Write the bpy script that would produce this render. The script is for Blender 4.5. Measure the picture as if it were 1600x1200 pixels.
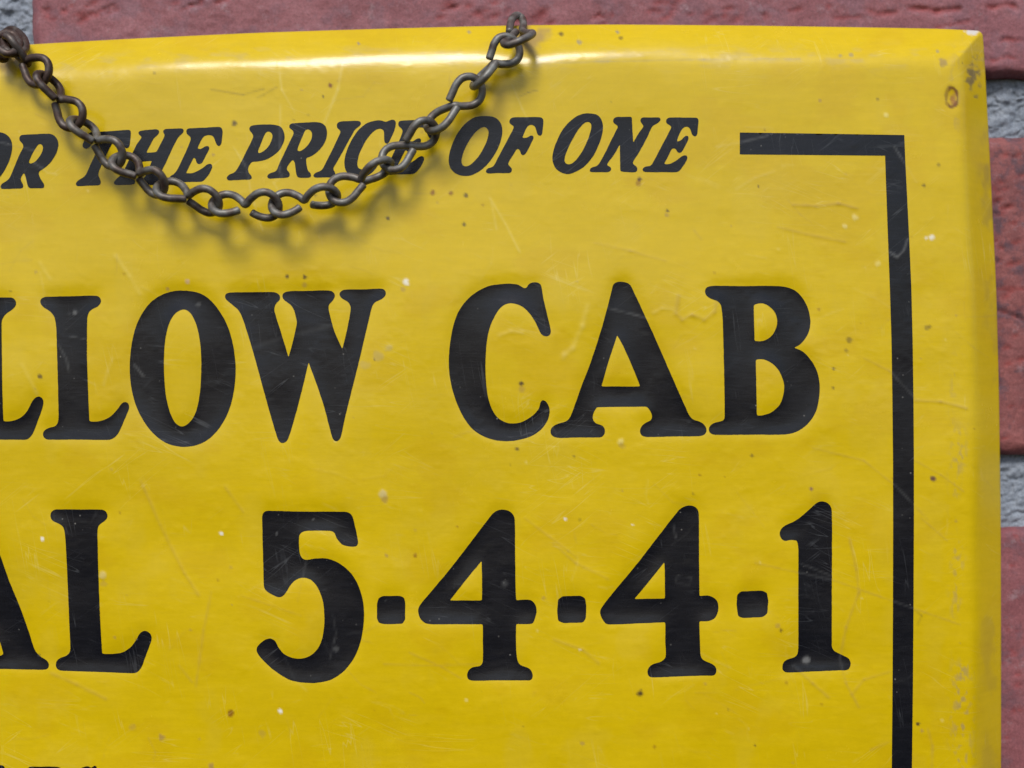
import bpy, math, random
import numpy as np
from mathutils import Vector
from mathutils.geometry import delaunay_2d_cdt

for o in list(bpy.data.objects):
    bpy.data.objects.remove(o)
scene = bpy.context.scene
col = scene.collection
R = math.radians

# ------------------------------------------------------------------ camera, sky, sun, exposure
S = 0.000105            # metres per photo pixel on the face of the sign (brick course = 66 mm)
D = 0.180               # camera to sign face
K = S / D
cam_d = bpy.data.cameras.new('camera')
cam = bpy.data.objects.new('camera', cam_d)
col.objects.link(cam)
cam.location = (0, -D, 0)
cam.rotation_euler = (R(90), 0, 0)
cam_d.sensor_width = 36
cam_d.lens = 36 * D / (1600 * S)
cam_d.clip_start = 0.005
cam_d.clip_end = 200
cam_d.dof.use_dof = True
cam_d.dof.focus_distance = D
cam_d.dof.aperture_fstop = 7.5
scene.camera = cam

SUN = Vector((-0.11, -0.72, 0.80)).normalized()      # towards the light
world = bpy.data.worlds.new('World')
scene.world = world
world.use_nodes = True
wn = world.node_tree
wn.nodes.clear()
w_out = wn.nodes.new('ShaderNodeOutputWorld')
w_bg = wn.nodes.new('ShaderNodeBackground')
w_sky = wn.nodes.new('ShaderNodeTexSky')
w_sky.sky_type = 'NISHITA'
w_sky.sun_disc = False
w_sky.sun_elevation = math.asin(SUN.z)
w_sky.sun_rotation = math.atan2(SUN.x, SUN.y)
w_sky.air_density = 1.0
w_sky.dust_density = 2.0
w_sky.ozone_density = 2.0
w_bg.inputs['Strength'].default_value = 0.075
wn.links.new(w_sky.outputs[0], w_bg.inputs[0])
wn.links.new(w_bg.outputs[0], w_out.inputs[0])

sun_d = bpy.data.lights.new('sun', 'SUN')
sun_d.energy = 1.5
sun_d.angle = R(20)
sun_d.color = (1.0, 0.98, 0.955)
sun = bpy.data.objects.new('sun', sun_d)
col.objects.link(sun)
sun.rotation_euler = SUN.to_track_quat('Z', 'Y').to_euler()
sun.location = (-0.3, -0.8, 0.9)

scene.view_settings.view_transform = 'Standard'
scene.view_settings.look = 'None'
scene.view_settings.gamma = 1
scene.view_settings.use_curve_mapping = False
scene.view_settings.exposure = 0.73


# ------------------------------------------------------------------ helpers
def W(px, py, y):
    """photo pixel + depth behind the sign face (m) -> world point (arrays welcome)"""
    return (px - 800) * K * (D + y), y, (600 - py) * K * (D + y)


_rs = np.random.RandomState(7)
_TAB = _rs.rand(256, 256)


def vnoise(x, y, seed=0):
    x = np.asarray(x, float) + seed * 17.31
    y = np.asarray(y, float) + seed * 9.77
    xi = np.floor(x).astype(int)
    yi = np.floor(y).astype(int)
    fx = x - xi
    fy = y - yi
    fx = fx * fx * (3 - 2 * fx)
    fy = fy * fy * (3 - 2 * fy)
    a = _TAB[yi & 255, xi & 255]
    b = _TAB[yi & 255, (xi + 1) & 255]
    c = _TAB[(yi + 1) & 255, xi & 255]
    d = _TAB[(yi + 1) & 255, (xi + 1) & 255]
    return (a * (1 - fx) + b * fx) * (1 - fy) + (c * (1 - fx) + d * fx) * fy


def fbm(x, y, seed=0, oct=4):
    t = 0
    a = 0.5
    for i in range(oct):
        t = t + a * vnoise(x, y, seed + i * 3)
        x = x * 2.03
        y = y * 2.03
        a *= 0.5
    return t / (1 - 0.5 ** oct)


def sstep(a, b, x):
    t = np.clip((x - a) / (b - a), 0, 1)
    return t * t * (3 - 2 * t)


def srgb(r, g, b):
    f = lambda c: (c / 255 / 12.92) if c <= 10 else ((c / 255 + 0.055) / 1.055) ** 2.4
    return (f(r), f(g), f(b))


def mesh_obj(name, verts, faces, mat, parent=None, smooth=True):
    me = bpy.data.meshes.new(name)
    me.from_pydata(verts, [], faces)
    me.update()
    if smooth:
        me.polygons.foreach_set('use_smooth', np.ones(len(me.polygons), bool))
    me.materials.append(mat)
    o = bpy.data.objects.new(name, me)
    col.objects.link(o)
    o.parent = parent
    return o


def grid_obj(name, X, Y, Z, mat, parent=None, keep=None):
    """arrays (rows, cols) -> quad grid facing -Y (rows run down, columns run right)"""
    n, m = X.shape
    co = np.stack([X, Y, Z], -1).reshape(-1, 3).astype(np.float32)
    idx = np.arange(n * m).reshape(n, m)
    q = np.stack([idx[:-1, :-1], idx[1:, :-1], idx[1:, 1:], idx[:-1, 1:]], -1)
    q = q[keep] if keep is not None else q.reshape(-1, 4)
    me = bpy.data.meshes.new(name)
    me.vertices.add(len(co))
    me.vertices.foreach_set('co', co.ravel())
    me.loops.add(q.size)
    me.loops.foreach_set('vertex_index', q.ravel().astype(np.int32))
    me.polygons.add(len(q))
    me.polygons.foreach_set('loop_start', np.arange(0, q.size, 4, dtype=np.int32))
    me.polygons.foreach_set('use_smooth', np.ones(len(q), bool))
    me.update(calc_edges=True)
    me.validate()
    me.materials.append(mat)
    o = bpy.data.objects.new(name, me)
    col.objects.link(o)
    o.parent = parent
    return o


def set_color(o, name, rgb):
    at = o.data.color_attributes.new(name, 'FLOAT_COLOR', 'POINT')
    a = np.ones((len(o.data.vertices), 4), np.float32)
    a[:, :3] = rgb
    at.data.foreach_set('color', a.ravel())


def tag(o, label, cat):
    o['label'] = label
    o['category'] = cat


def empty(name, loc=(0, 0, 0)):
    o = bpy.data.objects.new(name, None)
    o.empty_display_size = 0.01
    o.location = loc
    col.objects.link(o)
    return o


class Mat:
    def __init__(self, name):
        self.m = bpy.data.materials.new(name)
        self.m.use_nodes = True
        self.t = self.m.node_tree
        self.b = self.t.nodes['Principled BSDF']

    def n(self, kind, **kw):
        nd = self.t.nodes.new(kind)
        for k, v in kw.items():
            if k in nd.inputs:
                nd.inputs[k].default_value = v
            else:
                setattr(nd, k, v)
        return nd

    def l(self, a, b):
        self.t.links.new(a, b)

    def ramp(self, src, stops):
        r = self.t.nodes.new('ShaderNodeValToRGB')
        e = r.color_ramp.elements
        while len(e) < len(stops):
            e.new(0.5)
        for el, (p, c) in zip(e, stops):
            el.position = p
            el.color = (*c, 1) if len(c) == 3 else c
        self.l(src, r.inputs[0])
        return r.outputs[0]

    def mix(self, a, b, fac, mode='MIX'):
        x = self.t.nodes.new('ShaderNodeMix')
        x.data_type = 'RGBA'
        x.blend_type = mode
        for sock, v in ((x.inputs[0], fac), (x.inputs[6], a), (x.inputs[7], b)):
            if isinstance(v, bpy.types.NodeSocket):
                self.l(v, sock)
            else:
                sock.default_value = v if isinstance(v, float) else (*v, 1)
        return x.outputs[2]

    def coords(self, scale=(1, 1, 1), rot=(0, 0, 0), kind='POINT', shift=0.0):
        c = self.t.nodes.new('ShaderNodeTexCoord')
        mp = self.t.nodes.new('ShaderNodeMapping')
        mp.vector_type = kind
        mp.inputs['Location'].default_value = (shift * 0.37, shift * 0.11, shift * 0.23)
        mp.inputs['Scale'].default_value = scale
        mp.inputs['Rotation'].default_value = rot
        self.l(c.outputs['Object'], mp.inputs[0])
        return mp.outputs[0]

    def noise(self, co, scale, detail=4, rough=0.55):
        nz = self.t.nodes.new('ShaderNodeTexNoise')
        nz.inputs['Scale'].default_value = scale
        nz.inputs['Detail'].default_value = detail
        nz.inputs['Roughness'].default_value = rough
        self.l(co, nz.inputs['Vector'])
        return nz.outputs[0]

    def hairlines(self, amt):
        """fine crossing scuff lines: contours of stretched noise, kept only in patches"""
        tot = None
        for rot, sd in ((R(24), 7.0), (R(-38), 3.0), (R(80), 5.0), (R(3), 9.0)):
            nz = self.noise(self.coords((1 / 26, 1 / 26, 1 / 420), (0, rot, 0), 'TEXTURE', sd), 1.0, 2, 0.5)
            ln = self.ramp(nz, [(0.0, (0, 0, 0)), (0.492, (0, 0, 0)), (0.5, (1, 1, 1)), (0.508, (0, 0, 0)), (1.0, (0, 0, 0))])
            mk = self.ramp(self.noise(self.coords((1, 1, 1), (sd, sd, 0)), 85, 3, 0.6), [(0.54, (0, 0, 0)), (0.68, (amt,) * 3)])
            ln = self.mix(ln, mk, 1.0, 'MULTIPLY')
            tot = ln if tot is None else self.mix(tot, ln, 1.0, 'ADD')
        return tot

    def bump(self, h, strength, dist, prev=None):
        b = self.t.nodes.new('ShaderNodeBump')
        b.inputs['Strength'].default_value = strength
        b.inputs['Distance'].default_value = dist
        self.l(h, b.inputs['Height'])
        if prev is not None:
            self.l(prev, b.inputs['Normal'])
        return b.outputs[0]


# ------------------------------------------------------------------ materials
def mat_yellow():
    m = Mat('yellow_enamel')
    at = m.n('ShaderNodeAttribute', attribute_name='paint')
    co = m.coords()
    st = m.coords((1, 1, 7))
    streak = m.noise(st, 180, 5, 0.6)
    sp = m.noise(co, 900, 3, 0.6)
    c = m.mix(at.outputs['Color'], m.ramp(streak, [(0.3, (0.965, 0.965, 0.96)), (0.7, (1.025, 1.025, 1.03))]), 1.0, 'MULTIPLY')
    c = m.mix(c, m.ramp(sp, [(0.3, (0.975, 0.972, 0.97)), (0.7, (1.015, 1.015, 1.015))]), 1.0, 'MULTIPLY')
    hl = m.hairlines(0.30)
    c = m.mix(c, (0.74, 0.60, 0.16), hl)
    m.l(c, m.b.inputs['Base Color'])
    rn = m.noise(co, 90, 5, 0.65)
    r = m.t.nodes.new('ShaderNodeMapRange')
    r.inputs[3].default_value = 0.17
    r.inputs[4].default_value = 0.33
    m.l(rn, r.inputs[0])
    m.l(r.outputs[0], m.b.inputs['Roughness'])
    m.b.inputs['IOR'].default_value = 1.5
    m.b.inputs['Coat Weight'].default_value = 0.0
    m.b.inputs['Coat IOR'].default_value = 1.5
    m.b.inputs['Coat Roughness'].default_value = 0.14
    b1 = m.bump(m.noise(co, 420, 3, 0.5), 0.05, 0.0002)
    b2 = m.bump(m.noise(m.coords((1, 1, 5), (0, R(7), 0)), 520, 3, 0.6), 0.07, 0.00015, b1)
    m.l(b2, m.b.inputs['Normal'])
    return m.m


def mat_black():
    m = Mat('black_print')
    co = m.coords()
    at = m.n('ShaderNodeAttribute', attribute_name='wear')
    vo = m.t.nodes.new('ShaderNodeTexVoronoi')
    vo.inputs['Scale'].default_value = 620
    m.l(co, vo.inputs['Vector'])
    speck = m.ramp(vo.outputs['Distance'], [(0.0, (1, 1, 1)), (0.05, (1, 1, 1)), (0.11, (0, 0, 0))])
    msk = m.ramp(m.noise(co, 130, 3), [(0.52, (0, 0, 0)), (0.7, (1, 1, 1))])
    f = m.mix(speck, msk, 1.0, 'MULTIPLY')
    base = m.ramp(m.noise(m.coords((1, 1, 6)), 220, 5, 0.65), [(0.25, (0.0042, 0.0046, 0.0068)), (0.75, (0.0115, 0.012, 0.0155))])
    c = m.mix(base, (0.20, 0.19, 0.17), f)
    c = m.mix(c, (0.15, 0.15, 0.145), at.outputs['Fac'])
    c = m.mix(c, (0.10, 0.105, 0.11), m.hairlines(0.45))
    m.b.inputs['Specular IOR Level'].default_value = 0.36
    m.l(c, m.b.inputs['Base Color'])
    r = m.t.nodes.new('ShaderNodeMapRange')
    r.inputs[3].default_value = 0.16
    r.inputs[4].default_value = 0.36
    m.l(m.noise(co, 110, 5, 0.65), r.inputs[0])
    m.l(r.outputs[0], m.b.inputs['Roughness'])
    b1 = m.bump(m.noise(co, 420, 3, 0.5), 0.05, 0.0002)
    b2 = m.bump(m.noise(m.coords((1, 1, 5), (0, R(7), 0)), 520, 3, 0.6), 0.08, 0.00015, b1)
    m.l(b2, m.b.inputs['Normal'])
    return m.m


def mat_steel():
    m = Mat('weathered_wire')
    co = m.coords()
    at = m.n('ShaderNodeAttribute', attribute_name='tint')
    n1 = m.noise(co, 420, 5, 0.7)
    c = m.mix(at.outputs['Color'], m.ramp(n1, [(0.3, (0.55, 0.5, 0.46)), (0.68, (1.25, 1.25, 1.25))]), 1.0, 'MULTIPLY')
    m.l(c, m.b.inputs['Base Color'])
    m.b.inputs['Metallic'].default_value = 0.45
    r = m.t.nodes.new('ShaderNodeMapRange')
    r.inputs[3].default_value = 0.36
    r.inputs[4].default_value = 0.62
    m.l(n1, r.inputs[0])
    m.l(r.outputs[0], m.b.inputs['Roughness'])
    m.l(m.bump(m.noise(co, 1500, 4, 0.6), 0.35, 0.0001), m.b.inputs['Normal'])
    return m.m


def mat_brick(name, stops, dark, dark_amt):
    m = Mat(name)
    co = m.coords()
    oi = m.t.nodes.new('ShaderNodeObjectInfo')
    ad = m.t.nodes.new('ShaderNodeVectorMath')
    ad.operation = 'ADD'
    m.l(co, ad.inputs[0])
    m.l(oi.outputs['Random'], ad.inputs[1])
    co = ad.outputs[0]
    n1 = m.noise(co, 140, 7, 0.72)
    base = m.ramp(n1, stops)
    n2 = m.noise(co, 260, 4, 0.6)
    mot = m.ramp(n2, [(0.50, (0, 0, 0)), (0.62, (dark_amt,) * 3)])
    c = m.mix(base, dark, mot)
    bl = m.ramp(m.noise(co, 330, 6, 0.75), [(0.56, (0, 0, 0)), (0.72, (0.5, 0.5, 0.5))])
    c = m.mix(c, (0.34, 0.255, 0.27), bl)
    n3 = m.noise(co, 2200, 3, 0.7)
    c = m.mix(c, m.ramp(n3, [(0.3, (0.78, 0.76, 0.76)), (0.7, (1.2, 1.2, 1.22))]), 1.0, 'MULTIPLY')
    at = m.n('ShaderNodeAttribute', attribute_name='pit')
    c = m.mix(c, m.mix(c, (1.05, 0.62, 0.58), 1.0, 'MULTIPLY'), at.outputs['Fac'])
    m.l(c, m.b.inputs['Base Color'])
    m.b.inputs['Roughness'].default_value = 0.72
    b1 = m.bump(m.noise(co, 1300, 5, 0.7), 0.4, 0.0003)
    m.l(b1, m.b.inputs['Normal'])
    return m.m


def mat_mortar():
    m = Mat('grey_mortar')
    co = m.coords()
    n1 = m.noise(co, 300, 6, 0.7)
    c = m.ramp(n1, [(0.25, (0.17, 0.195, 0.23)), (0.5, (0.24, 0.27, 0.315)), (0.75, (0.32, 0.35, 0.39))])
    n3 = m.noise(co, 2600, 3, 0.7)
    c = m.mix(c, m.ramp(n3, [(0.3, (0.75, 0.75, 0.75)), (0.7, (1.2, 1.2, 1.2))]), 1.0, 'MULTIPLY')
    m.l(c, m.b.inputs['Base Color'])
    m.b.inputs['Roughness'].default_value = 0.85
    m.l(m.bump(m.noise(co, 1500, 5, 0.7), 0.6, 0.0003), m.b.inputs['Normal'])
    return m.m


YEL, BLK, WIRE, MORT = mat_yellow(), mat_black(), mat_steel(), mat_mortar()
BR_MAUVE = mat_brick('mauve_brick', [(0.3, (0.20, 0.066, 0.074)), (0.5, (0.26, 0.092, 0.100)), (0.72, (0.32, 0.135, 0.145))], (0.19, 0.095, 0.115), 0.5)
BR_DARK = mat_brick('mottled_red_brick', [(0.3, (0.17, 0.055, 0.055)), (0.5, (0.24, 0.075, 0.07)), (0.72, (0.30, 0.10, 0.09))], (0.085, 0.05, 0.065), 0.8)
BR_ROSE = mat_brick('rose_brick', [(0.3, (0.20, 0.062, 0.070)), (0.5, (0.25, 0.08, 0.085)), (0.72, (0.30, 0.11, 0.115))], (0.15, 0.075, 0.09), 0.6)

# ------------------------------------------------------------------ brick wall
WALL = 0.0076           # brick faces, just behind the rim of the sign
wall = empty('brick_wall', (0, WALL, -0.25))
tag(wall, 'red and mauve brick wall with bluish grey mortar behind the yellow sign', 'wall')
wall_off = Vector(wall.location)


def to_wall(o):
    o.parent = wall
    o.location = -wall_off


def dense_brick(x0, x1, y0, y1, mat, seed, pits, cracks, step=3.2):
    """a brick in wall pixels with a worn, pitted face and rolled arrises"""
    nx = int((x1 - x0) / step)
    ny = int((y1 - y0) / step)
    px = np.linspace(x0, x1, nx)
    py = np.linspace(y0, y1, ny)
    PX, PY = np.meshgrid(px, py)
    e = np.minimum(np.minimum(PX - x0, x1 - PX), np.minimum(PY - y0, y1 - PY))
    h = (fbm(PX / 160, PY / 160, seed, 3) - 0.5) * 0.0007
    h += (fbm(PX / 22, PY / 22, seed + 5, 4) - 0.5) * 0.00022
    pit = np.zeros_like(PX)
    rnd = np.random.RandomState(seed)
    for (cx, cy, n, spx, spy, r) in pits:
        for i in range(n):
            ax, ay = cx + rnd.randn() * spx, cy + rnd.randn() * spy
            rx, ry = r * rnd.uniform(0.5, 1.6), r * rnd.uniform(0.35, 0.9)
            g = np.exp(-((PX - ax) / rx) ** 2 - ((PY - ay + 0.25 * (PX - ax)) / ry) ** 2)
            h += g * 0.00024 * rnd.uniform(0.5, 1.1)
            pit = np.maximum(pit, g)
    for (ax, ay, bx, by, wd, dp) in cracks:
        t = np.clip((PX - ax) / (bx - ax), 0, 1)
        cy = ay + (by - ay) * t + (vnoise(PX / 18, PX * 0, seed + 9) - 0.5) * 9
        inside = sstep(ax - 4, ax + 8, PX) * (1 - sstep(bx - 8, bx + 4, PX))
        g = np.exp(-((PY - cy) / wd) ** 2) * inside * (0.5 + vnoise(PX / 11, PY / 30, seed + 3))
        h += g * dp * 0.35
        pit = np.maximum(pit, np.clip(g, 0, 1))
    h += (fbm(PX / 9, PY / 7, seed + 15, 3) - 0.5) * 0.00022
    rnoise = 10 + 14 * fbm(PX / 40, PY / 40, seed + 11, 3)
    roll = np.clip(1 - e / rnoise, 0, 1) ** 2
    h += roll * 0.0016
    wob = (fbm(PX / 30, PY / 30, seed + 21, 3) - 0.5) * 8 * (e < 14)
    X, Yv, Z = W(PX + wob, PY + wob, WALL + h)
    # side walls: two more rings pushed back
    def pad(A, mode=0):
        return np.pad(A, 1, mode='edge')
    X, Z, Yv, pit = pad(X), pad(Z), pad(Yv), pad(pit)
    Yv[0, :] = Yv[-1, :] = WALL + 0.012
    Yv[:, 0] = Yv[:, -1] = WALL + 0.012
    o = grid_obj('brick', X, Yv, Z, mat)
    at = o.data.attributes.new('pit', 'FLOAT', 'POINT')
    at.data.foreach_set('value', pit.ravel().astype(np.float32))
    to_wall(o)
    return o


# the three bricks in view
dense_brick(52, 1850, -377, 120, BR_MAUVE, 3,
            [(110, 20, 14, 22, 8, 7), (160, 8, 8, 25, 6, 6), (300, 6, 8, 14, 6, 6), (350, 0, 5, 12, 4, 5), (775, 22, 12, 24, 6, 6),
             (700, 14, 8, 20, 7, 6), (845, 28, 6, 12, 5, 8), (935, 28, 5, 20, 6, 5), (1060, 14, 9, 30, 9, 7), (1130, 20, 8, 24, 7, 7),
             (810, 34, 4, 8, 3, 7), (1250, 22, 5, 30, 8, 6), (1000, -120, 60, 700, 90, 8)],
            [(1355, 18, 1405, 19, 4, 0.0009), (1415, 15, 1505, 14, 4.5, 0.0011), (1540, 12, 1590, 9, 4, 0.0008), (1300, 26, 1345, 25, 3.5, 0.0006),
             (1460, 40, 1520, 34, 3.5, 0.0006), (1560, 66, 1600, 60, 3.5, 0.0006), (1545, 95, 1590, 90, 3, 0.0005)])
dense_brick(1002, 2802, 216, 710, BR_DARK, 8,
            [(1560, 320, 12, 8, 14, 6), (1585, 300, 10, 20, 60, 6), (1580, 450, 14, 20, 80, 6), (1600, 600, 16, 30, 60, 6)],
            [(1555, 487, 1640, 512, 2.6, 0.0010), (1556, 330, 1580, 326, 3, 0.0006), (1555, 455, 1620, 450, 2.5, 0.0005)], 3.6)
dense_brick(52, 1850, 824, 1306, BR_ROSE, 14,
            [(1590, 950, 8, 15, 60, 5), (1590, 1130, 8, 15, 60, 5)], [], 4.2)


def plain_brick_mesh(x0, x1, y0, y1, name):
    c = 9
    v, f = [], []
    rings = [(0, 0.012), (0, 0.0010), (c, 0.0)]
    for (ins, dy) in rings:
        for (a, b) in ((x0 + ins, y0 + ins), (x1 - ins, y0 + ins), (x1 - ins, y1 - ins), (x0 + ins, y1 - ins)):
            X, Y_, Z = W(a, b, WALL)
            v.append((X, Y_ + dy, Z))
    for r in range(2):
        for i in range(4):
            j = (i + 1) % 4
            f.append((r * 4 + i, (r + 1) * 4 + i, (r + 1) * 4 + j, r * 4 + j))
    f.append((8, 11, 10, 9))
    return v, f


BL, JT, CP = 1798, 100, 594.5
rb = random.Random(4)
v0, f0 = plain_brick_mesh(0, BL, 0, 494, 'brick')
shared = {}
kpx = K * (D + WALL)
for k in range(-3, 5):
    y0 = -377 + CP * k
    if k >= 1:
        y0 -= 2
    for c in range(-3, 4):
        x0 = 52 + c * (BL + JT) + (0 if k % 2 == 0 else 949)
        if x0 + BL < -2600 or x0 > 4200:
            continue
        if (k, c) in ((0, 0), (1, 0), (2, 0)):
            continue
        mt = rb.choice([BR_MAUVE, BR_DARK, BR_ROSE, BR_DARK])
        if mt.name not in shared:
            me = bpy.data.meshes.new('brick')
            me.from_pydata(v0, [], f0)
            me.materials.append(mt)
            shared[mt.name] = me
        o = bpy.data.objects.new('brick', shared[mt.name])
        col.objects.link(o)
        to_wall(o)
        o.location = o.location + Vector((x0 * kpx, 0, -y0 * kpx))

# mortar bed, recessed between the bricks, pebbly where it shows
def lines(segs):
    out = []
    for a, b, st in segs:
        out += list(np.arange(a, b, st))
    out.append(segs[-1][1])
    return np.array(out, float)


gx = lines([(-2400, -130, 60), (-130, 70, 2.2), (70, 1520, 30), (1520, 1680, 2.2), (1680, 4000, 60)])
gy = lines([(-1900, -60, 60), (-60, 240, 2.2), (240, 690, 25), (690, 845, 2.2), (845, 2700, 60)])
PX, PY = np.meshgrid(gx, gy)
# cellular lumps: ridged sum of stretched noise
lump = fbm(PX / 26, (PY + 0.35 * PX) / 15, 31, 3)
lump2 = np.abs(fbm(PX / 30, (PY + 0.3 * PX) / 18, 41, 2) - 0.5) * 2
hm = 0.0030 - (lump - 0.5) * 0.0011 + np.clip(0.13 - lump2, 0, 1) * 0.0028 + (fbm(PX / 7, PY / 6, 51, 3) - 0.5) * 0.0006
X, Yv, Z = W(PX, PY, WALL + hm)
mo = grid_obj('mortar', X, Yv, Z, MORT)
to_wall(mo)

# ------------------------------------------------------------------ glyph outlines (traced, in zoomed crops of the sign face)
def outline(pts, org, sc, off=(0, 0)):
    n = len(pts)
    P = [np.array(p[:2], float) for p in pts]
    corner = [len(p) == 3 for p in pts]
    T = []
    for i in range(n):
        a, b, c = P[i - 1], P[i], P[(i + 1) % n]
        la, lc = np.linalg.norm(b - a) + 1e-6, np.linalg.norm(c - b) + 1e-6
        t = (b - a) / la * la ** 1.6 + (c - b) / lc * lc ** 1.6
        T.append(t / (np.linalg.norm(t) + 1e-9))
    out = []
    for i in range(n):
        j = (i + 1) % n
        a, b = P[i], P[j]
        L = np.linalg.norm(b - a)
        d = (b - a) / (L + 1e-9)
        if corner[i] and corner[j]:
            ta = tb = d
        else:
            ta = T[i] if not corner[i] else None
            tb = T[j] if not corner[j] else None
            if ta is None:
                ta = 1.5 * d - 0.5 * tb
            if tb is None:
                tb = 1.5 * d - 0.5 * ta
        m = max(2, int(L / sc / 2.2))
        for k in range(m):
            t = k / m
            h1, h2 = 2 * t**3 - 3 * t**2 + 1, t**3 - 2 * t**2 + t
            h3, h4 = -2 * t**3 + 3 * t**2, t**3 - t**2
            out.append(h1 * a + h2 * L * ta + h3 * b + h4 * L * tb)
    out = np.array(out)
    # tiny rounding of every corner
    out = 0.25 * np.roll(out, 1, 0) + 0.5 * out + 0.25 * np.roll(out, -1, 0)
    return out / sc + np.array(org) + np.array(off)


GL = []     # (name char, contours in photo px, pressed into the metal?)


def G(ch, org, sc, *contours, off=(0, 0), press=True):
    GL.append((ch, [outline(c, org, sc, off) for c in contours], press))


o1, s1 = (0, 440), 943 / 220
G('L', o1, s1, [(-275,112),(-100,109),(80,107),(108,140),(90,180),(40,215),(12,260),(10,320),(12,500),(15,720),(22,935,6),(70,935),(130,915),(180,870),(220,795),(258,768),(288,790),(285,840),(250,940),(215,1025),(180,1056),(150,1058),(0,1057),(-255,1053),(-287,1031),(-280,998),(-245,975),(-205,965),(-187,938),(-183,900),(-187,700),(-195,400),(-200,290),(-215,230),(-245,200),(-285,175),(-307,145),(-300,122)])
G('L', o1, s1, [(300,102),(480,98),(650,95),(677,128),(655,165),(615,185),(590,215),(583,270),(582,500),(590,750),(598,935,6),(640,938),(700,925),(750,895),(790,850),(815,815),(840,804),(862,820),(862,855),(830,930),(795,1010),(770,1040),(735,1058),(700,1060),(500,1057),(320,1057),(288,1035),(295,1000),(330,978),(370,968),(388,940),(392,900),(388,700),(380,400),(375,290),(360,230),(330,195),(290,170),(268,140),(275,115)])
o2, s2 = (0, 400), 2.5
G('O', o2, s2, [(712,135),(790,150),(850,205),(895,290),(918,400),(917,500),(895,600),(850,680),(790,730),(715,745),(640,725),(575,665),(528,575),(508,470),(512,360),(535,265),(580,190),(640,148)],
  [(718,208),(752,235),(775,300),(785,380),(785,480),(775,570),(755,630),(715,666),(680,645),(655,580),(643,500),(640,400),(650,300),(675,235)])
G('W', o2, s2, [(905,142),(1070,141),(1092,152),(1094,168),(1075,190),(1072,215),(1095,290),(1127,395,2),(1145,330),(1160,262,3),(1150,215),(1135,190),(1108,170),(1103,150),(1125,138),(1200,136),(1290,135),(1308,150),(1303,170),(1285,190),(1285,215),(1305,290),(1337,363,2),(1355,290),(1370,205),(1360,180),(1335,165),(1325,148),(1342,132),(1420,130),(1495,128),(1508,145),(1495,165),(1460,185),(1445,230),(1400,420),(1350,620),(1330,710),(1313,724),(1298,710),(1260,570),(1205,415,2),(1165,580),(1125,715),(1103,731),(1085,715),(1045,580),(990,380),(950,250),(930,210),(895,180),(878,162),(885,146)])
o3, s3 = (660, 400), 1600 / 660
C_ = [(310,105),(360,108),(390,122),(405,105),(425,99),(448,108),(458,160),(472,220),(485,275),(484,297),(468,304),(450,295),(425,245),(390,200),(345,179),(305,188),(275,225),(250,290),(240,370),(240,460),(250,540),(275,600),(315,630),(365,632),(410,610),(440,580),(448,552),(458,545),(475,560),(482,590),(470,630),(440,665),(390,690),(320,701),(250,690),(190,655),(145,590),(112,500),(100,410),(108,310),(130,225),(175,160),(240,118)]
A_ = ([(735,99),(760,98),(785,107),(800,135),(840,220),(890,330),(940,445),(1000,580),(1020,615),(1060,632),(1076,655),(1070,675),(1045,682),(950,683),(850,685),(827,675),(827,650),(845,632),(865,622),(870,605),(862,585),(850,570,4),(660,572,4),(648,595),(645,615),(655,632),(685,645),(692,665),(680,685),(660,687),(580,687),(510,688),(487,675),(490,650),(515,635),(550,622),(568,590),(600,500),(640,395),(680,270),(715,140),(722,110)],
      [(738,299,6),(765,350),(800,430),(825,494,3),(678,494,3),(705,400)])
B_ = ([(1100,113),(1200,114),(1350,114),(1410,130),(1450,175),(1468,230),(1466,280),(1440,325),(1407,348,4),(1445,365),(1485,415),(1503,470),(1503,530),(1490,590),(1455,640),(1410,668),(1360,676),(1250,676),(1110,677),(1088,668),(1086,648),(1105,632),(1140,622),(1145,600),(1143,450),(1138,250),(1132,190),(1120,172),(1090,160),(1073,145),(1074,122)],
      [(1255,185,8),(1290,179),(1325,200),(1342,230),(1342,265),(1325,300),(1295,320),(1258,322,6)],
      [(1263,392,5),(1300,393),(1340,420),(1365,465),(1370,510),(1355,560),(1325,590),(1290,603),(1267,604,5)])
G('C', o3, s3, C_)
G('A', o3, s3, *A_)
G('B', o3, s3, *B_)
o4, s4 = (0, 780), 1034 / 250
G('A', o4, s4, [(-170,70),(-140,62),(-110,75),(-90,120),(0,360),(60,530),(130,700),(190,870),(225,975),(260,1015),(305,1045),(316,1075),(300,1100),(200,1100),(0,1096),(-60,1094),(-85,1080),(-80,1050),(-45,1030),(0,1012),(20,1003),(15,975),(0,925),(-20,870,4),(-250,868,4),(-270,940),(-275,990),(-240,1025),(-215,1050),(-215,1080),(-240,1093),(-400,1090),(-430,1070),(-420,1040),(-380,1020),(-350,985),(-310,870),(-250,600),(-200,300),(-180,120)],
  [(-135,330,6),(-95,500),(-45,740,4),(-225,738,4),(-180,530)])
G('L', o4, s4, [(360,66),(500,66),(665,68),(692,90),(690,125),(665,148),(640,165),(630,190),(630,260),(636,500),(648,800),(660,998,6),(720,1000),(790,990),(840,960),(880,910),(905,865),(935,850),(968,865),(980,900),(965,950),(935,1030),(915,1085),(885,1118),(850,1124),(700,1118),(400,1108),(367,1095),(362,1055),(385,1028),(430,1010),(450,990),(455,960),(450,850),(435,500),(425,300),(418,220),(405,175),(375,155),(340,138),(325,110),(335,78)])
o5, s5 = (380, 760), 1600 / 520
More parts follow.
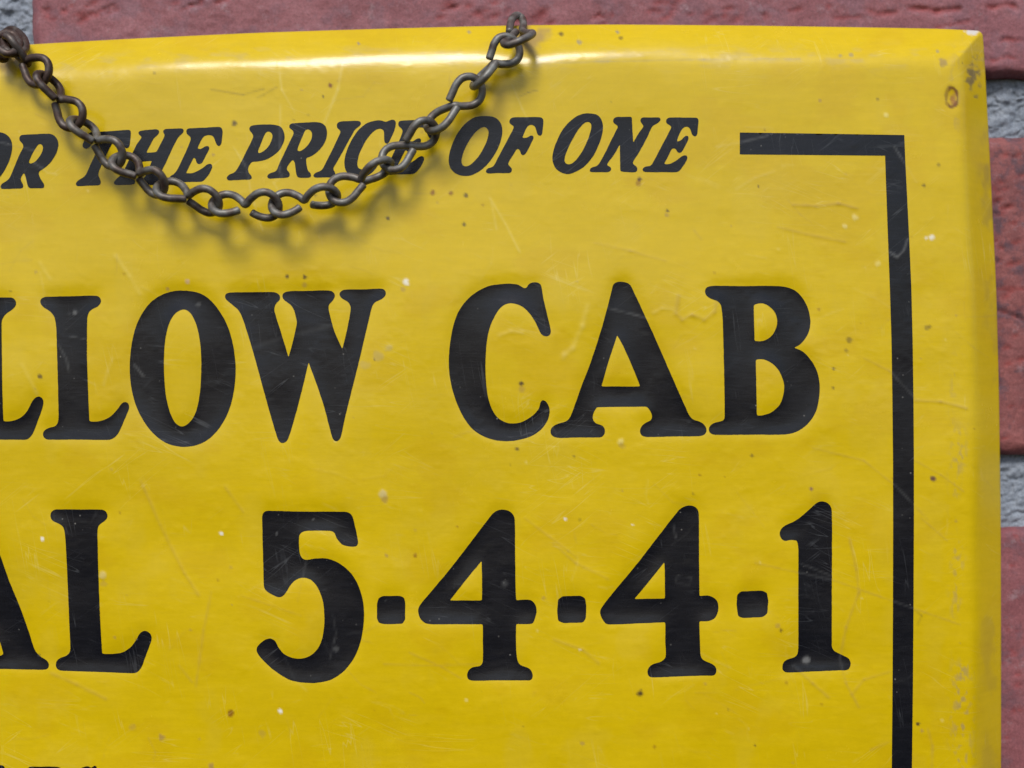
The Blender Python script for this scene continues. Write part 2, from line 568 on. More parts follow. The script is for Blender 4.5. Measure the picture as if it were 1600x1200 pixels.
G('5', o5, s5, [(120,117),(300,121),(490,122),(520,135),(535,180),(552,265),(545,286),(510,288),(475,278),(450,250),(438,222),(415,213),(310,213),(278,222),(268,245),(270,310),(280,340),(300,353),(350,346),(410,348),(470,375),(520,420),(555,480),(577,560),(580,640),(570,720),(545,800),(500,870),(440,920),(370,942),(290,943),(220,928),(150,885),(95,835),(65,795),(68,770),(100,740),(130,731),(155,745),(170,775),(200,808),(245,826),(290,826),(335,805),(370,760),(387,690),(390,620),(382,550),(360,490),(330,452),(295,439),(260,445),(230,470),(205,510),(185,530),(160,530),(115,505),(100,485),(97,400),(93,250),(91,150),(98,125)])
G('-', o5, s5, [(670,527,2),(755,526,2),(774,536,2),(779,560,2),(778,640,2),(765,660,2),(680,662,2),(652,655,2),(643,635,2),(643,565,2),(650,538,2)])
G('4', o5, s5, [(1245,111),(1285,122),(1305,155),(1307,300),(1310,500),(1313,548,3),(1380,546),(1405,570),(1410,605),(1395,655),(1380,661),(1312,661,3),(1312,780),(1320,840),(1335,860),(1375,875),(1392,905),(1385,930),(1360,932),(1220,932),(1105,934),(1080,925),(1078,895),(1100,870),(1140,862),(1152,840),(1152,760),(1152,662,3),(1000,662),(890,661),(855,640),(841,600),(850,570),(900,510),(1000,390),(1100,260),(1180,155),(1210,122)],
  [(1146,358,4),(1148,450),(1148,548,4),(993,548,4),(1070,450)])
o6, s6 = (860, 760), 1600 / 540
G('-', o6, s6, [(55,508,2),(140,506,2),(161,518,2),(166,550,2),(164,612,2),(150,630,2),(60,632,2),(36,622,2),(31,580,2),(35,525,2)])
G('4', o6, s6, [(645,88),(675,98),(687,125),(688,300),(690,500),(692,508,3),(735,506),(768,525),(778,560),(768,600),(740,621),(690,623,3),(692,720),(697,790),(715,808),(755,825),(769,850),(760,873),(720,875),(600,879),(480,884),(455,878),(450,850),(470,825),(510,812),(533,790),(532,720),(532,628,3),(400,634),(265,638),(240,612),(230,580),(245,550),(300,480),(400,360),(500,230),(590,115),(615,95)],
  [(528,350,4),(530,440),(530,519,4),(388,521,4),(460,435)])
G('-', o6, s6, [(882,486,2),(980,482,2),(1003,492,2),(1009,530,2),(1004,588,2),(985,604,2),(890,609,2),(869,600,2),(862,550,2),(864,502,2)])
G('1', o6, s6, [(1258,69),(1285,78),(1302,105),(1304,250),(1303,450),(1303,740),(1312,760),(1345,778),(1382,798),(1390,825),(1378,848),(1340,851),(1220,856),(1095,861),(1075,848),(1077,820),(1095,802),(1135,788),(1147,760),(1148,650),(1148,450),(1148,290),(1142,250,3),(1110,247),(1085,252),(1065,235),(1062,210),(1080,185),(1140,155),(1200,105),(1235,75)])
# small slanted line, printed flat
o7, s7 = (690, 160), 1600 / 410
O_ = ([(255,83),(320,90),(360,125),(370,180),(355,250),(315,330),(255,400),(190,440),(130,447),(75,425),(45,375),(48,310),(75,230),(125,150),(190,95)],
      [(265,148),(283,165),(285,200),(265,260),(225,330),(175,380),(140,390),(122,370),(125,330),(150,265),(195,195),(235,158)])
F_ = [(430,92),(520,90),(605,90),(620,105),(618,150),(612,195),(597,204),(583,190),(575,160),(565,140),(540,135),(520,150),(500,195),(490,215,3),(520,215),(545,200),(562,210),(545,250),(520,300),(500,322),(483,315),(478,290),(460,280,3),(430,330),(405,375),(428,400),(428,420),(415,430),(340,430),(280,432),(268,420),(280,403),(315,390),(340,345),(390,250),(435,165),(440,145),(418,130),(412,110)]
G('F', o7, s7, F_, off=(-866, 30), press=False)
G('O', o7, s7, *O_, off=(-766, 25), press=False)
o8, s8 = (0, 180), 8.0
G('R', o8, s8, [(280,245),(450,236),(620,232),(680,255),(720,310),(728,380),(705,470),(660,550),(600,620),(530,675),(485,705),(488,750),(510,800),(545,850),(555,885),(540,910),(460,910),(375,912),(350,890),(335,840),(320,770),(298,715,8),(270,760),(255,800),(275,845),(290,875),(280,910),(150,918),(20,920),(2,895),(20,860),(70,830),(120,780),(170,670),(230,520),(285,410),(292,380),(275,345),(245,320),(240,285),(255,255)],
  [(475,365),(510,358),(535,385),(535,430),(510,490),(460,560),(410,598),(375,605),(358,585),(380,530),(420,450)], press=False)
o9, s9 = (0, 160), 1600 / 360
G('T', o9, s9, [(660,205),(780,198),(895,190),(908,200),(905,260),(895,310),(875,320),(855,300),(840,265),(800,258),(770,300),(720,400),(690,470),(682,505),(700,545),(695,572),(620,577),(535,580),(525,565),(545,540),(590,510),(620,450),(670,340),(700,265),(690,258),(650,270),(620,310),(590,322),(573,305),(580,275),(610,220),(630,207)], press=False)
G('H', o9, s9, [(985,195),(1090,186),(1107,200),(1095,225),(1070,245),(1045,290),(1015,350,3),(1085,345,3),(1120,280),(1145,225),(1130,205),(1145,185),(1210,182),(1265,180),(1277,195),(1260,220),(1235,245),(1205,300),(1150,420),(1110,500),(1105,530),(1120,550),(1110,570),(1040,572),(985,570),(975,550),(1000,525),(1020,490),(1055,405,3),(985,410,3),(950,480),(930,520),(940,550),(930,568),(870,572),(800,573),(790,555),(815,525),(850,490),(900,390),(950,290),(985,240),(965,225),(960,205)], press=False)
E_ = [(1310,180),(1420,175),(1530,170),(1545,190),(1540,260),(1530,300),(1510,300),(1495,270),(1480,235),(1450,225),(1415,235),(1395,265),(1370,320,3),(1395,325),(1415,310),(1440,300),(1455,315),(1430,365),(1405,415),(1385,430),(1365,420),(1360,395),(1345,380,3),(1320,430),(1290,490,5),(1340,490),(1400,460),(1440,430),(1465,425),(1475,445),(1450,500),(1410,545),(1390,550),(1280,552),(1180,555),(1165,545),(1180,515),(1215,490),(1250,430),(1300,320),(1325,255),(1318,235),(1295,215),(1295,190)]
G('E', o9, s9, E_, press=False)
o10, s10 = (340, 160), 1600 / 380
G('P', o10, s10, [(235,150),(310,145),(380,148),(420,165),(440,210),(435,260),(400,320),(340,365),(280,385),(225,390,4),(200,430),(205,465),(225,485),(220,505),(150,508),(70,512),(58,495),(75,475),(110,460),(140,420),(190,320),(235,225),(225,200),(207,180),(215,158)],
  [(325,190),(350,195),(362,215),(355,250),(330,295),(295,325),(270,335),(265,320),(285,270),(305,220)], press=False)
G('R', o10, s10, [(490,138),(580,132),(660,130),(705,150),(720,195),(710,250),(680,300),(630,345),(582,365,4),(585,410),(595,450),(615,470),(610,492),(560,495),(525,490),(515,450),(508,400),(495,375,4),(465,410),(455,440),(475,465),(470,490),(400,497),(335,500),(325,485),(345,465),(385,450),(405,405),(450,310),(500,205),(495,185),(470,165),(475,145)],
  [(580,178),(610,182),(622,205),(615,245),(590,285),(555,315),(530,322),(525,305),(545,255),(565,205)], press=False)
G('I', o10, s10, [(810,125),(880,122),(930,122),(945,135),(935,155),(905,175),(885,210),(830,310),(780,400),(760,435),(775,465),(770,490),(700,492),(640,493),(628,480),(645,462),(685,445),(710,400),(760,300),(805,205),(808,185),(785,165),(788,135)], press=False)
G('C', o10, s10, [(1050,118),(1085,120),(1105,130),(1130,118),(1155,112),(1172,125),(1165,175),(1140,235),(1120,270),(1100,265),(1095,235),(1095,195),(1085,175),(1050,175),(1010,205),(970,260),(935,330),(920,390),(925,430),(955,440),(1000,420),(1035,390),(1055,390),(1050,420),(1010,465),(960,490),(905,490),(855,465),(835,415),(840,350),(870,270),(920,190),(985,135)], press=False)
G('E', o9, s9, E_, off=(331, -12), press=False)
G('O', o7, s7, *O_, press=False)
G('F', o7, s7, F_, press=False)
G('O', o7, s7, [(905,67),(955,80),(980,120),(983,170),(965,240),(925,325),(870,390),(810,425),(765,436),(710,415),(680,370),(678,310),(705,230),(750,150),(815,90),(860,70)],
  [(890,117),(910,125),(912,160),(890,230),(850,310),(805,365),(770,378),(750,360),(755,320),(785,250),(830,170),(865,130)], press=False)
G('N', o7, s7, [(1060,90),(1110,88),(1160,88,4),(1163,150),(1168,245,3),(1200,190),(1232,145),(1222,130),(1210,110),(1222,92),(1275,92),(1330,92),(1335,110),(1310,130),(1285,145),(1250,220),(1200,310),(1165,370),(1190,390),(1194,410),(1185,424),(1130,424),(1090,420,6),(1088,350),(1087,255,3),(1050,320),(1008,380),(1033,395),(1033,415),(1015,424),(960,424),(910,424),(902,412),(915,395),(945,388),(975,350),(1020,260),(1065,170),(1075,145),(1048,125),(1045,105)], press=False)
G('E', o7, s7, [(1385,92),(1470,92),(1555,93),(1567,105),(1562,160),(1557,200),(1540,208),(1525,190),(1515,160),(1490,145),(1465,165),(1440,215),(1435,240,3),(1460,230),(1485,205),(1505,205),(1505,225),(1480,275),(1460,305),(1440,305),(1425,280),(1405,280,4),(1375,340),(1355,375,4),(1390,375),(1430,355),(1470,325),(1495,322),(1498,345),(1470,390),(1440,422),(1350,424),(1240,424),(1223,412),(1240,392),(1275,385),(1300,345),(1350,250),(1395,165),(1400,145),(1370,125),(1370,105)], press=False)
# bottom line: only the tops of the letters are in the picture
k0 = 0.37
for ch, cs, x_ref, x_to in (('C', [C_], 485, -72), ('A', list(A_), 760, 2), ('B', list(B_), 1073, 44)):
    G(ch, (x_to - x_ref / s3 * k0, 1196.5 - 105 / s3 * k0), s3 / k0, *cs, press=False)
G('S', (0, 2), 1, [(137,1195),(143,1198),(147,1194),(151,1196),(153,1212),(154,1220),(150,1222),(146,1216),(140,1209),(133,1208),(129,1213),(131,1221),(142,1229),(153,1238),(159,1251),(157,1268),(148,1280),(138,1284),(129,1281),(124,1278),(121,1283),(117,1282),(115,1264),(114,1254),(118,1252),(123,1260),(131,1270),(138,1271),(143,1266),(142,1257),(132,1249),(121,1241),(115,1229),(116,1213),(124,1200)], press=False)
# rest of the two big words, left of the picture
G('E', (0, 0), 1, [(-222,468,3),(-92,466,3),(-90,520),(-98,524),(-118,490),(-158,488,3),(-158,556,3),(-140,554),(-132,540),(-124,542),(-124,592),(-132,594),(-142,576),(-158,574,3),(-157,668,3),(-115,664),(-92,625),(-82,628),(-92,686,3),(-222,684,3),(-222,668),(-204,662),(-206,490),(-222,482)])
G('Y', (0, 0), 1, [(-395,478,3),(-310,475,3),(-312,488),(-326,492),(-296,556),(-268,492),(-284,486),(-284,474,3),(-226,472,3),(-228,486),(-244,492),(-284,582),(-282,664),(-264,672),(-264,684,3),(-348,686,3),(-348,672),(-330,664),(-330,590),(-376,496),(-395,490)])
G('I', (0, 0), 1, [(-200,800),(-120,798),(-116,812),(-132,826),(-130,1024),(-112,1034),(-114,1046),(-200,1046),(-202,1034),(-184,1022),(-186,824),(-204,814)])
G('D', (0, 0), 1, [(-372,800,3),(-280,798),(-230,840),(-212,920),(-230,1000),(-282,1044),(-372,1046,3),(-372,1032),(-354,1024),(-356,824),(-372,816)],
  [(-308,822,3),(-282,828),(-262,870),(-258,924),(-264,980),(-286,1016),(-308,1022,3)])
# border line with its returns at top and bottom
GL.append(('border', [np.array([(1156,207),(1250,208.3),(1330,209.6),(1413,211),(1414.5,250),(1417,300),(1420.5,370),(1424,450),(1426,530),(1427.3,620),(1428,720),(1428,820),(1427.4,950),(1426.4,1080),(1425,1200),(1423,1300),(1156,1300),(1156,1268),(1392,1268),(1393.5,1200),(1394.6,1080),(1395.3,950),(1395.6,820),(1395.4,720),(1394.4,620),(1393,530),(1390.5,450),(1387.5,370),(1385,300),(1383,243),(1310,242.3),(1230,241.6),(1156,241)], float)], False))
GL.append(('border', [np.array([(850 - x, y) for x, y in [(1156,300),(1413,330),(1428,800),(1423,1300),(1156,1300),(1156,1268),(1392,1268),(1395,800),(1383,362),(1156,332)]], float)], False))

# ------------------------------------------------------------------ rasters of the sign face: relief, paint, wear (1 photo px)
RX0, RX1, RY0, RY1 = -740, 1620, 0, 1460
NX, NY = RX1 - RX0, RY1 - RY0
RXX, RYY = np.meshgrid(np.arange(RX0, RX1) + 0.5, np.arange(RY0, RY1) + 0.5)


def fill(contours):
    m = np.zeros((NY, NX), bool)
    for c in contours:
        n = len(c)
        lo, hi = int(max(c[:, 1].min() - RY0, 0)), int(min(c[:, 1].max() - RY0 + 1, NY - 1))
        for r in range(lo, hi + 1):
            yy = r + RY0 + 0.5
            y0, y1 = c[:, 1], np.roll(c[:, 1], -1)
            x0, x1 = c[:, 0], np.roll(c[:, 0], -1)
            s = (y0 <= yy) != (y1 <= yy)
            if not s.any():
                continue
            xs = np.sort(x0[s] + (yy - y0[s]) / (y1[s] - y0[s]) * (x1[s] - x0[s]))
            for a, b in zip(xs[0::2], xs[1::2]):
                ia, ib = int(np.clip(round(a - RX0), 0, NX)), int(np.clip(round(b - RX0), 0, NX))
                m[r, ia:ib] ^= True
    return m


def blur(a, s):
    k = np.exp(-0.5 * (np.arange(-int(3 * s), int(3 * s) + 1) / s) ** 2)
    k /= k.sum()
    p = len(k) // 2
    for ax in (0, 1):
        pad = [(0, 0), (0, 0)]
        pad[ax] = (p, p)
        b = np.pad(a, pad, mode='edge')
        o = np.zeros_like(a)
        for i, w in enumerate(k):
            o += w * (b[i:i + a.shape[0]] if ax == 0 else b[:, i:i + a.shape[1]])
        a = o
    return a


press = np.zeros((NY, NX))
for ch, cs, pr in GL:
    if pr:
        press = np.maximum(press, fill(cs))
press = np.roll(press, -6, 0)
press = blur(press, 8) * 0.55 + blur(press, 18) * 0.45
REL = press * 0.00046
REL += (fbm(RXX / 330, RYY / 260, 61, 3) - 0.5) * 0.0012        # sheet not quite flat
REL += (fbm(RXX / 60, RYY / 45, 66, 3) - 0.5) * 0.00007

# paint
yel = np.array([0.655, 0.455, 0.001])
t1 = fbm(RXX / 240, RYY / 200, 71, 4)[..., None]
t2 = fbm(RXX / 46, RYY / 16, 75, 4)[..., None]
PAINT = yel * (0.93 + 0.14 * t1) * (0.975 + 0.05 * t2)
PAINT[..., 2] += 0.001 + 0.012 * np.clip(t2[..., 0] - 0.5, 0, 1)
WEAR = np.zeros((NY, NX))


def win(x0, y0, x1, y1, pad=14):
    a, b = max(int(min(x0, x1) - pad - RX0), 0), min(int(max(x0, x1) + pad - RX0), NX)
    c, d = max(int(min(y0, y1) - pad - RY0), 0), min(int(max(y0, y1) + pad - RY0), NY)
    return slice(c, d), slice(a, b)


def stroke(pts, wd, rgb, amt, ridge=0.0, wear=0.0):
    """a scratch, hairline crease or run in the paint along a polyline"""
    for (x0, y0), (x1, y1) in zip(pts[:-1], pts[1:]):
        s = win(x0, y0, x1, y1)
        if s[0].start >= s[0].stop or s[1].start >= s[1].stop:
            continue
        X, Y = RXX[s], RYY[s]
        dx, dy = x1 - x0, y1 - y0
        L2 = dx * dx + dy * dy + 1e-6
        t = np.clip(((X - x0) * dx + (Y - y0) * dy) / L2, 0, 1)
        d = np.hypot(X - x0 - t * dx, Y - y0 - t * dy) + (vnoise(X / 9, Y / 9, 88) - 0.5) * 1.2
        g = np.exp(-(d / wd) ** 2) * (0.55 + 0.7 * vnoise(X / 14, Y / 14, 90))
        f = np.clip(g * amt * (0.5 if rgb == PALE else 0.75), 0, 1)[..., None]
        PAINT[s] = PAINT[s] * (1 - f) + np.array(rgb) * f
        WEAR[s] = np.maximum(WEAR[s], g * wear * 0.7)
        REL[s] -= g * ridge


def spot(x, y, r, rgb, amt, bump=0.0, wear=0.0, el=1.0):
    s = win(x, y, x, y, int(r * 3) + 6)
    if s[0].start >= s[0].stop or s[1].start >= s[1].stop:
        return
    X, Y = RXX[s], RYY[s]
    d = np.hypot(X - x, (Y - y) / el) + (vnoise(X / 4, Y / 4, 92) - 0.5) * r * 0.6
    g = 1 - sstep(r * 0.55, r * 1.25, d)
    f = np.clip(g * amt, 0, 1)[..., None]
    PAINT[s] = PAINT[s] * (1 - f) + np.array(rgb) * f
    WEAR[s] = np.maximum(WEAR[s], g * wear)
    REL[s] -= g * bump


PALE, TAN, RUST, DARK, WHITE = (0.80, 0.66, 0.18), (0.42, 0.27, 0.06), (0.20, 0.055, 0.012), (0.06, 0.035, 0.02), (0.85, 0.82, 0.70)
GREY = (0.26, 0.23, 0.16)
UM = 1e-6
# long scratches and creases seen in the photograph
for pts, wd, c, am, rg, we in [
    ([(535, 100), (528, 140), (507, 192)], 2.2, PALE, .8, 22, .5),
    ([(435, 98), (440, 140), (461, 176)], 1.6, PALE, .6, 12, .4),
    ([(438, 165), (438, 250), (436, 268), (441, 276), (428, 286), (436, 300)], 1.5, PALE, .6, 12, .6),
    ([(365, 230), (385, 262), (392, 300), (400, 330), (410, 360)], 1.4, PALE, .6, 10, .45),
    ([(54, 255), (66, 263), (74, 270), (88, 272)], 1.5, PALE, .6, 8, .7),
    ([(766, 310), (790, 350), (812, 394)], 2.0, PALE, .6, 16, .4),
    ([(768, 318), (776, 358)], 1.6, PALE, .5, 10, 0),
    ([(0, 222), (30, 230), (60, 236)], 1.2, TAN, .4, 4, .4),
    ([(62, 410), (78, 436)], 3.0, PALE, .35, 14, 0), ([(180, 400), (202, 432), (218, 460)], 3.2, PALE, .35, 16, 0),
    ([(34, 570), (58, 616)], 3.0, PALE, .35, 14, 0), ([(162, 602), (168, 580), (176, 560)], 2.4, PALE, .3, 10, 0),
    ([(220, 752), (250, 820), (288, 896), (310, 930)], 2.6, TAN, .35, 22, .2), ([(352, 762), (380, 800)], 2.4, TAN, .3, 14, 0),
    ([(330, 925), (318, 985), (306, 1072)], 2.2, TAN, .35, 16, 0), ([(80, 1052), (120, 1070), (165, 1092)], 2.6, TAN, .4, 14, 0),
    ([(280, 1040), (300, 1066)], 2.0, TAN, .3, 10, 0),
    ([(1327, 840), (1338, 890), (1342, 925), (1322, 980), (1312, 1030), (1322, 1068), (1342, 1105)], 2.0, TAN, .45, 18, .35),
    ([(1240, 1040), (1270, 1068), (1295, 1090)], 2.2, TAN, .4, 16, .2), ([(1330, 1086), (1350, 1062), (1390, 1050)], 2.0, TAN, .35, 12, 0),
    ([(1180, 880), (1300, 906), (1420, 948), (1500, 976)], 1.5, TAN, .4, 8, .35), ([(1270, 700), (1350, 720), (1400, 760), (1450, 812)], 1.6, TAN, .35, 9, .3),
    ([(1430, 626), (1470, 628), (1510, 638)], 2.2, TAN, .6, 26, 0), ([(1430, 720), (1470, 742), (1506, 768)], 1.4, TAN, .4, 8, 0),
    ([(1350, 560), (1390, 580), (1430, 622)], 1.5, TAN, .35, 8, .3), ([(1440, 810), (1480, 845)], 1.5, TAN, .4, 8, 0),
    ([(1425, 950), (1440, 962), (1434, 976)], 1.6, DARK, .3, 6, 0), ([(1450, 1140), (1457, 1165), (1456, 1200)], 2.0, TAN, .5, 8, 0),
    ([(1360, 1172), (1392, 1158)], 1.6, TAN, .4, 6, 0), ([(1240, 320), (1275, 322), (1310, 318), (1340, 326)], 2.4, TAN, .5, 26, 0),
    ([(1215, 355), (1260, 366), (1320, 378)], 2.2, TAN, .4, 18, 0), ([(930, 380), (985, 392), (1040, 408)], 2.4, TAN, .35, 16, 0),
    ([(1085, 360), (1096, 374)], 2.0, TAN, .4, 14, 0), ([(1150, 296), (1180, 278), (1210, 268)], 2.0, PALE, .4, 12, 0),
    ([(1120, 230), (1160, 222), (1200, 212)], 1.8, PALE, .5, 8, .5), ([(1398, 230), (1418, 262), (1432, 285)], 1.6, PALE, .3, 6, .6),
    ([(1388, 392), (1402, 402), (1412, 392), (1418, 374)], 1.8, PALE, .3, 6, .8),
    ([(1060, 462), (1056, 490), (1066, 500), (1082, 492), (1100, 500), (1116, 488), (1120, 470)], 3.2, TAN, .45, 26, .15),
    ([(918, 478), (910, 510), (895, 545), (882, 555), (880, 560)], 4.0, PALE, .35, 20, .1), ([(780, 525), (798, 518), (816, 520)], 3.0, PALE, .4, 22, 0),
    ([(1020, 490), (1035, 482), (1052, 484)], 2.5, PALE, .3, 16, 0), ([(935, 478), (985, 490), (1015, 498)], 1.4, PALE, .2, 4, .5),
    ([(865, 1000), (910, 1015), (935, 1036)], 2.6, TAN, .4, 16, 0), ([(865, 850), (900, 880), (950, 905)], 2.0, TAN, .35, 10, .1),
    ([(380, 932), (420, 945), (470, 962)], 1.6, TAN, .3, 8, .2), ([(640, 1020), (690, 1042), (720, 1060)], 1.6, TAN, .35, 8, 0),
    ([(600, 1038), (680, 1040), (790, 1036)], 1.6, TAN, .3, 8, 0), ([(820, 810), (860, 840), (900, 870)], 2.0, TAN, .3, 12, 0),
    ([(465, 940), (480, 870), (470, 850)], 1.4, TAN, .2, 5, .25), ([(330, 140), (380, 148), (412, 139)], 1.6, DARK, .45, 4, 0),
    ([(432, 136), (412, 148), (402, 152)], 1.8, DARK, .4, 8, 0), ([(810, 152), (826, 144), (840, 141)], 1.2, DARK, .5, 0, 0),
    ([(868, 98), (950, 96), (1100, 93), (1250, 92)], 1.4, GREY, .4, 0, 0), ([(800, 132), (816, 170), (826, 190)], 1.3, PALE, .5, 6, .3),
    ([(720, 150), (735, 140), (760, 132)], 1.3, PALE, .4, 6, 0), ([(92, 540), (104, 562), (108, 582)], 1.3, PALE, .2, 4, .5),
    ([(108, 525), (134, 530)], 1.1, PALE, .2, 2, .4), ([(210, 570), (224, 588)], 1.8, PALE, .2, 4, .8), ([(390, 545), (440, 528), (520, 508)], 3.5, PALE, .05, 0, .16),
    ([(1056, 910), (1058, 900), (1080, 902), (1078, 914), (1060, 912)], 1.2, PALE, .1, 0, .22), ([(1052, 820), (1056, 840)], 1.2, PALE, .1, 0, .4),
    ([(1250, 880), (1300, 900)], 1.2, PALE, .1, 0, .35), ([(515, 1030), (525, 990), (520, 960)], 1.2, PALE, .1, 0, .3),
]:
    stroke(pts, wd, c, am, rg * 2.2 * UM, we)
# chips, rust dots and flecks
for x, y, r, c, am, bp, we in [
    (1000, 1083, 5.5, DARK, .95, 20, 0), (598, 772, 7, (.62, .50, .22), .8, 60, 0), (601, 781, 6, TAN, .7, 0, 0), (361, 1115, 6, RUST, .8, -20, 0), (252, 1152, 5, TAN, .9, 20, 0),
    (438, 1111, 3.5, WHITE, 1, 25, 0), (330, 1197, 5, TAN, .9, 20, 0), (449, 432, 3, DARK, .9, 0, 0), (476, 433, 4, DARK, .9, 10, 0), (476, 446, 4, TAN, .6, 0, 0), (293, 440, 3.5, (.6, .4, .2), .9, 20, 0),
    (262, 452, 3, TAN, .9, 0, 0), (634, 441, 5.5, WHITE, .9, 30, .4), (630, 452, 4, TAN, .6, 0, 0), (815, 599, 4, DARK, .95, 10, 0), (815, 608, 6, TAN, .5, 0, 0), (808, 702, 3, DARK, .9, 0, 0),
    (676, 301, 4, RUST, .8, 10, 0), (704, 302, 4, RUST, .8, 10, 0), (728, 305, 3.5, DARK, .8, 10, 0), (606, 341, 3, DARK, .9, 0, 0), (725, 350, 3.5, DARK, .9, 0, 0), (516, 133, 4, RUST, .9, 0, 0),
    (505, 151, 2.2, DARK, .8, 0, 0), (366, 193, 4.5, DARK, .85, 10, 0), (333, 242, 3, TAN, .9, 10, .3), (999, 280, 3.5, DARK, .95, 10, 0), (998, 286, 5, RUST, .55, 0, 0), (1043, 330, 2.5, DARK, .9, 0, 0),
    (1042, 336, 4, TAN, .7, 0, 0), (1185, 291, 2.2, DARK, .8, 0, 0), (1281, 157, 2.8, TAN, .8, 0, 0), (1385, 180, 4, PALE, .9, 40, 0), (1456, 371, 4.5, WHITE, .8, 50, 0), (1447, 372, 2.5, WHITE, .6, 20, 0),
    (1336, 340, 5, PALE, .8, 50, 0), (1320, 354, 4, PALE, .8, 40, 0), (1372, 412, 5, PALE, .6, 40, 0), (1443, 290, 3, DARK, .7, 0, 0), (1467, 258, 3.5, DARK, .5, 0, 0), (1458, 748, 4.5, (.12, .05, .05), .95, 15, 0), (1448, 512, 4, DARK, .5, 0, 0), (1453, 510, 3, DARK, .5, 0, 0),
    (1327, 531, 5, DARK, .55, 0, 0), (1322, 548, 3, DARK, .5, 0, 0), (1303, 576, 2.5, DARK, .8, 0, 0), (1302, 606, 2.5, DARK, .6, 0, 0), (1215, 978, 4, TAN, .6, 0, 0), (1220, 985, 3, DARK, .8, 8, 0), (1434, 1131, 3.5, DARK, .9, 0, 0), (1440, 1142, 3, TAN, .8, 0, 0),
    (66, 842, 3.2, WHITE, 1, 20, 0), (160, 899, 6, (.66, .54, .22), .6, 90, .25), (162, 912, 5, TAN, .4, 0, 0), (346, 834, 3, WHITE, .9, 12, 0), (1260, 1032, 6, WHITE, .9, 30, .95), (883, 811, 2.5, WHITE, .9, 10, 0), (906, 812, 3, DARK, .3, 0, 0),
    (117, 489, 4, WHITE, .9, 20, .7), (108, 489, 2, WHITE, .9, 0, .6), (310, 476, 3.5, WHITE, .4, 10, .4), (906, 1015, 2.2, WHITE, .4, 0, .3), (525, 1014, 5, WHITE, .3, 20, .35), (788, 912, 5, WHITE, .2, 0, .25), (490, 812, 2, WHITE, .2, 0, .6), (432, 834, 2, WHITE, .2, 0, .5),
    (62, 588, 4, DARK, .8, 0, 0), (604, 868, 3, TAN, .8, 0, 0), (649, 868, 3.2, RUST, .6, 15, 0), (607, 544, 6, (.5, .40, .16), .5, 30, 0), (590, 556, 9, (.45, .37, .16), .4, 10, 0), (570, 570, 8, (.45, .37, .16), .3, 0, 0), (970, 690, 5, PALE, .7, 60, 0), (972, 697, 5, TAN, .5, 0, 0),
    (877, 53, 4.5, DARK, .8, 0, 0), (965, 50, 3, GREY, .8, 0, 0), (970, 59, 3, DARK, .6, 0, 0), (905, 66, 4, GREY, .7, 0, 0), (733, 50, 3, GREY, .8, 0, 0), (560, 68, 2.5, GREY, .8, 0, 0), (1330, 86, 4, GREY, .6, 0, 0), (1313, 87, 3, GREY, .6, 0, 0), (1465, 80, 3, GREY, .6, 0, 0),
    (1474, 97, 7, (.30, .20, .08), .7, 0, 0), (410, 1146, 6, TAN, .4, 0, 0), (1180, 1165, 2.5, DARK, .8, 0, 0), (910, 1162, 3.5, TAN, .8, 0, 0), (208, 1136, 6, TAN, .4, 0, 0),
    (850, 935, 3.5, TAN, .6, 0, 0), (988, 820, 2.2, WHITE, .6, 0, 0), (1175, 712, 2.5, DARK, .7, 0, 0), (1268, 764, 3, (.2, .08, .1), .9, 0, 0),
]:
    spot(x, y, r, c, am, bp * UM, we)
rnd = random.Random(12)
for i in range(400):        # fine scuffs, sparse specks
    x, y = rnd.uniform(-700, 1540), rnd.uniform(70, 1400)
    if rnd.random() < 0.62:
        a = rnd.choice([rnd.gauss(0.2, 0.3), rnd.gauss(0.9, 0.5), rnd.gauss(-0.5, 0.5)])
        L = rnd.uniform(8, 46)
        b = a + rnd.gauss(0, 0.4)
        p1 = (x + L * math.cos(a), y + L * math.sin(a))
        p2 = (p1[0] + L * 0.7 * math.cos(b), p1[1] + L * 0.7 * math.sin(b))
        stroke([(x, y), p1, p2], rnd.uniform(0.8, 1.6), rnd.choice([PALE, TAN, TAN]), rnd.uniform(.1, .3), rnd.uniform(3, 16) * UM, rnd.uniform(0, .15))
    else:
        spot(x, y, rnd.uniform(1.2, 2.8), rnd.choice([TAN, DARK, TAN, RUST, PALE]), rnd.uniform(.25, .65), rnd.uniform(0, 15) * UM, rnd.choice([0, 0, .3]))
# smudges: dulled handling wear down the right crease and along the top bend, bare metal near the corner
sm = sstep(0.54, 0.66, fbm(RXX / 6, RYY / 11, 101, 4)) * sstep(0.38, 0.62, fbm(RXX / 50, RYY / 120, 105, 2)) * np.exp(-((RXX - 1503) / 15) ** 2)
PAINT = PAINT * (1 - 0.6 * sm[..., None]) + np.array([0.34, 0.25, 0.12]) * 0.6 * sm[..., None]
# old runs, fingered patches and blisters in the paint
REL -= np.clip(fbm(RXX / 24, RYY / 20, 201, 4) - 0.60, 0, 1) * 0.00012
REL -= np.clip(0.04 - np.abs(fbm(RXX / 70, RYY / 60, 211, 3) - 0.5), 0, 1) * sstep(0.5, 0.6, fbm(RXX / 120, RYY / 120, 215, 2)) * 0.00035
pt = sstep(0.55, 0.70, fbm(RXX / 90, RYY / 60, 221, 5))[..., None]
PAINT = PAINT * (1 - pt * np.array([0.03, 0.055, 0.0]))
pt = sstep(0.56, 0.72, fbm(RXX / 60, RYY / 90, 231, 5))[..., None]
PAINT = PAINT * (1 - pt * 0.14) + np.array([0.62, 0.46, 0.05]) * pt * 0.14
sm = sstep(0.5, 0.72, fbm(RXX / 30, RYY / 9, 111, 4)) * np.exp(-((RYY - (90 + np.clip(400 - RXX, 0, 900) * 0.05)) / 16) ** 2)
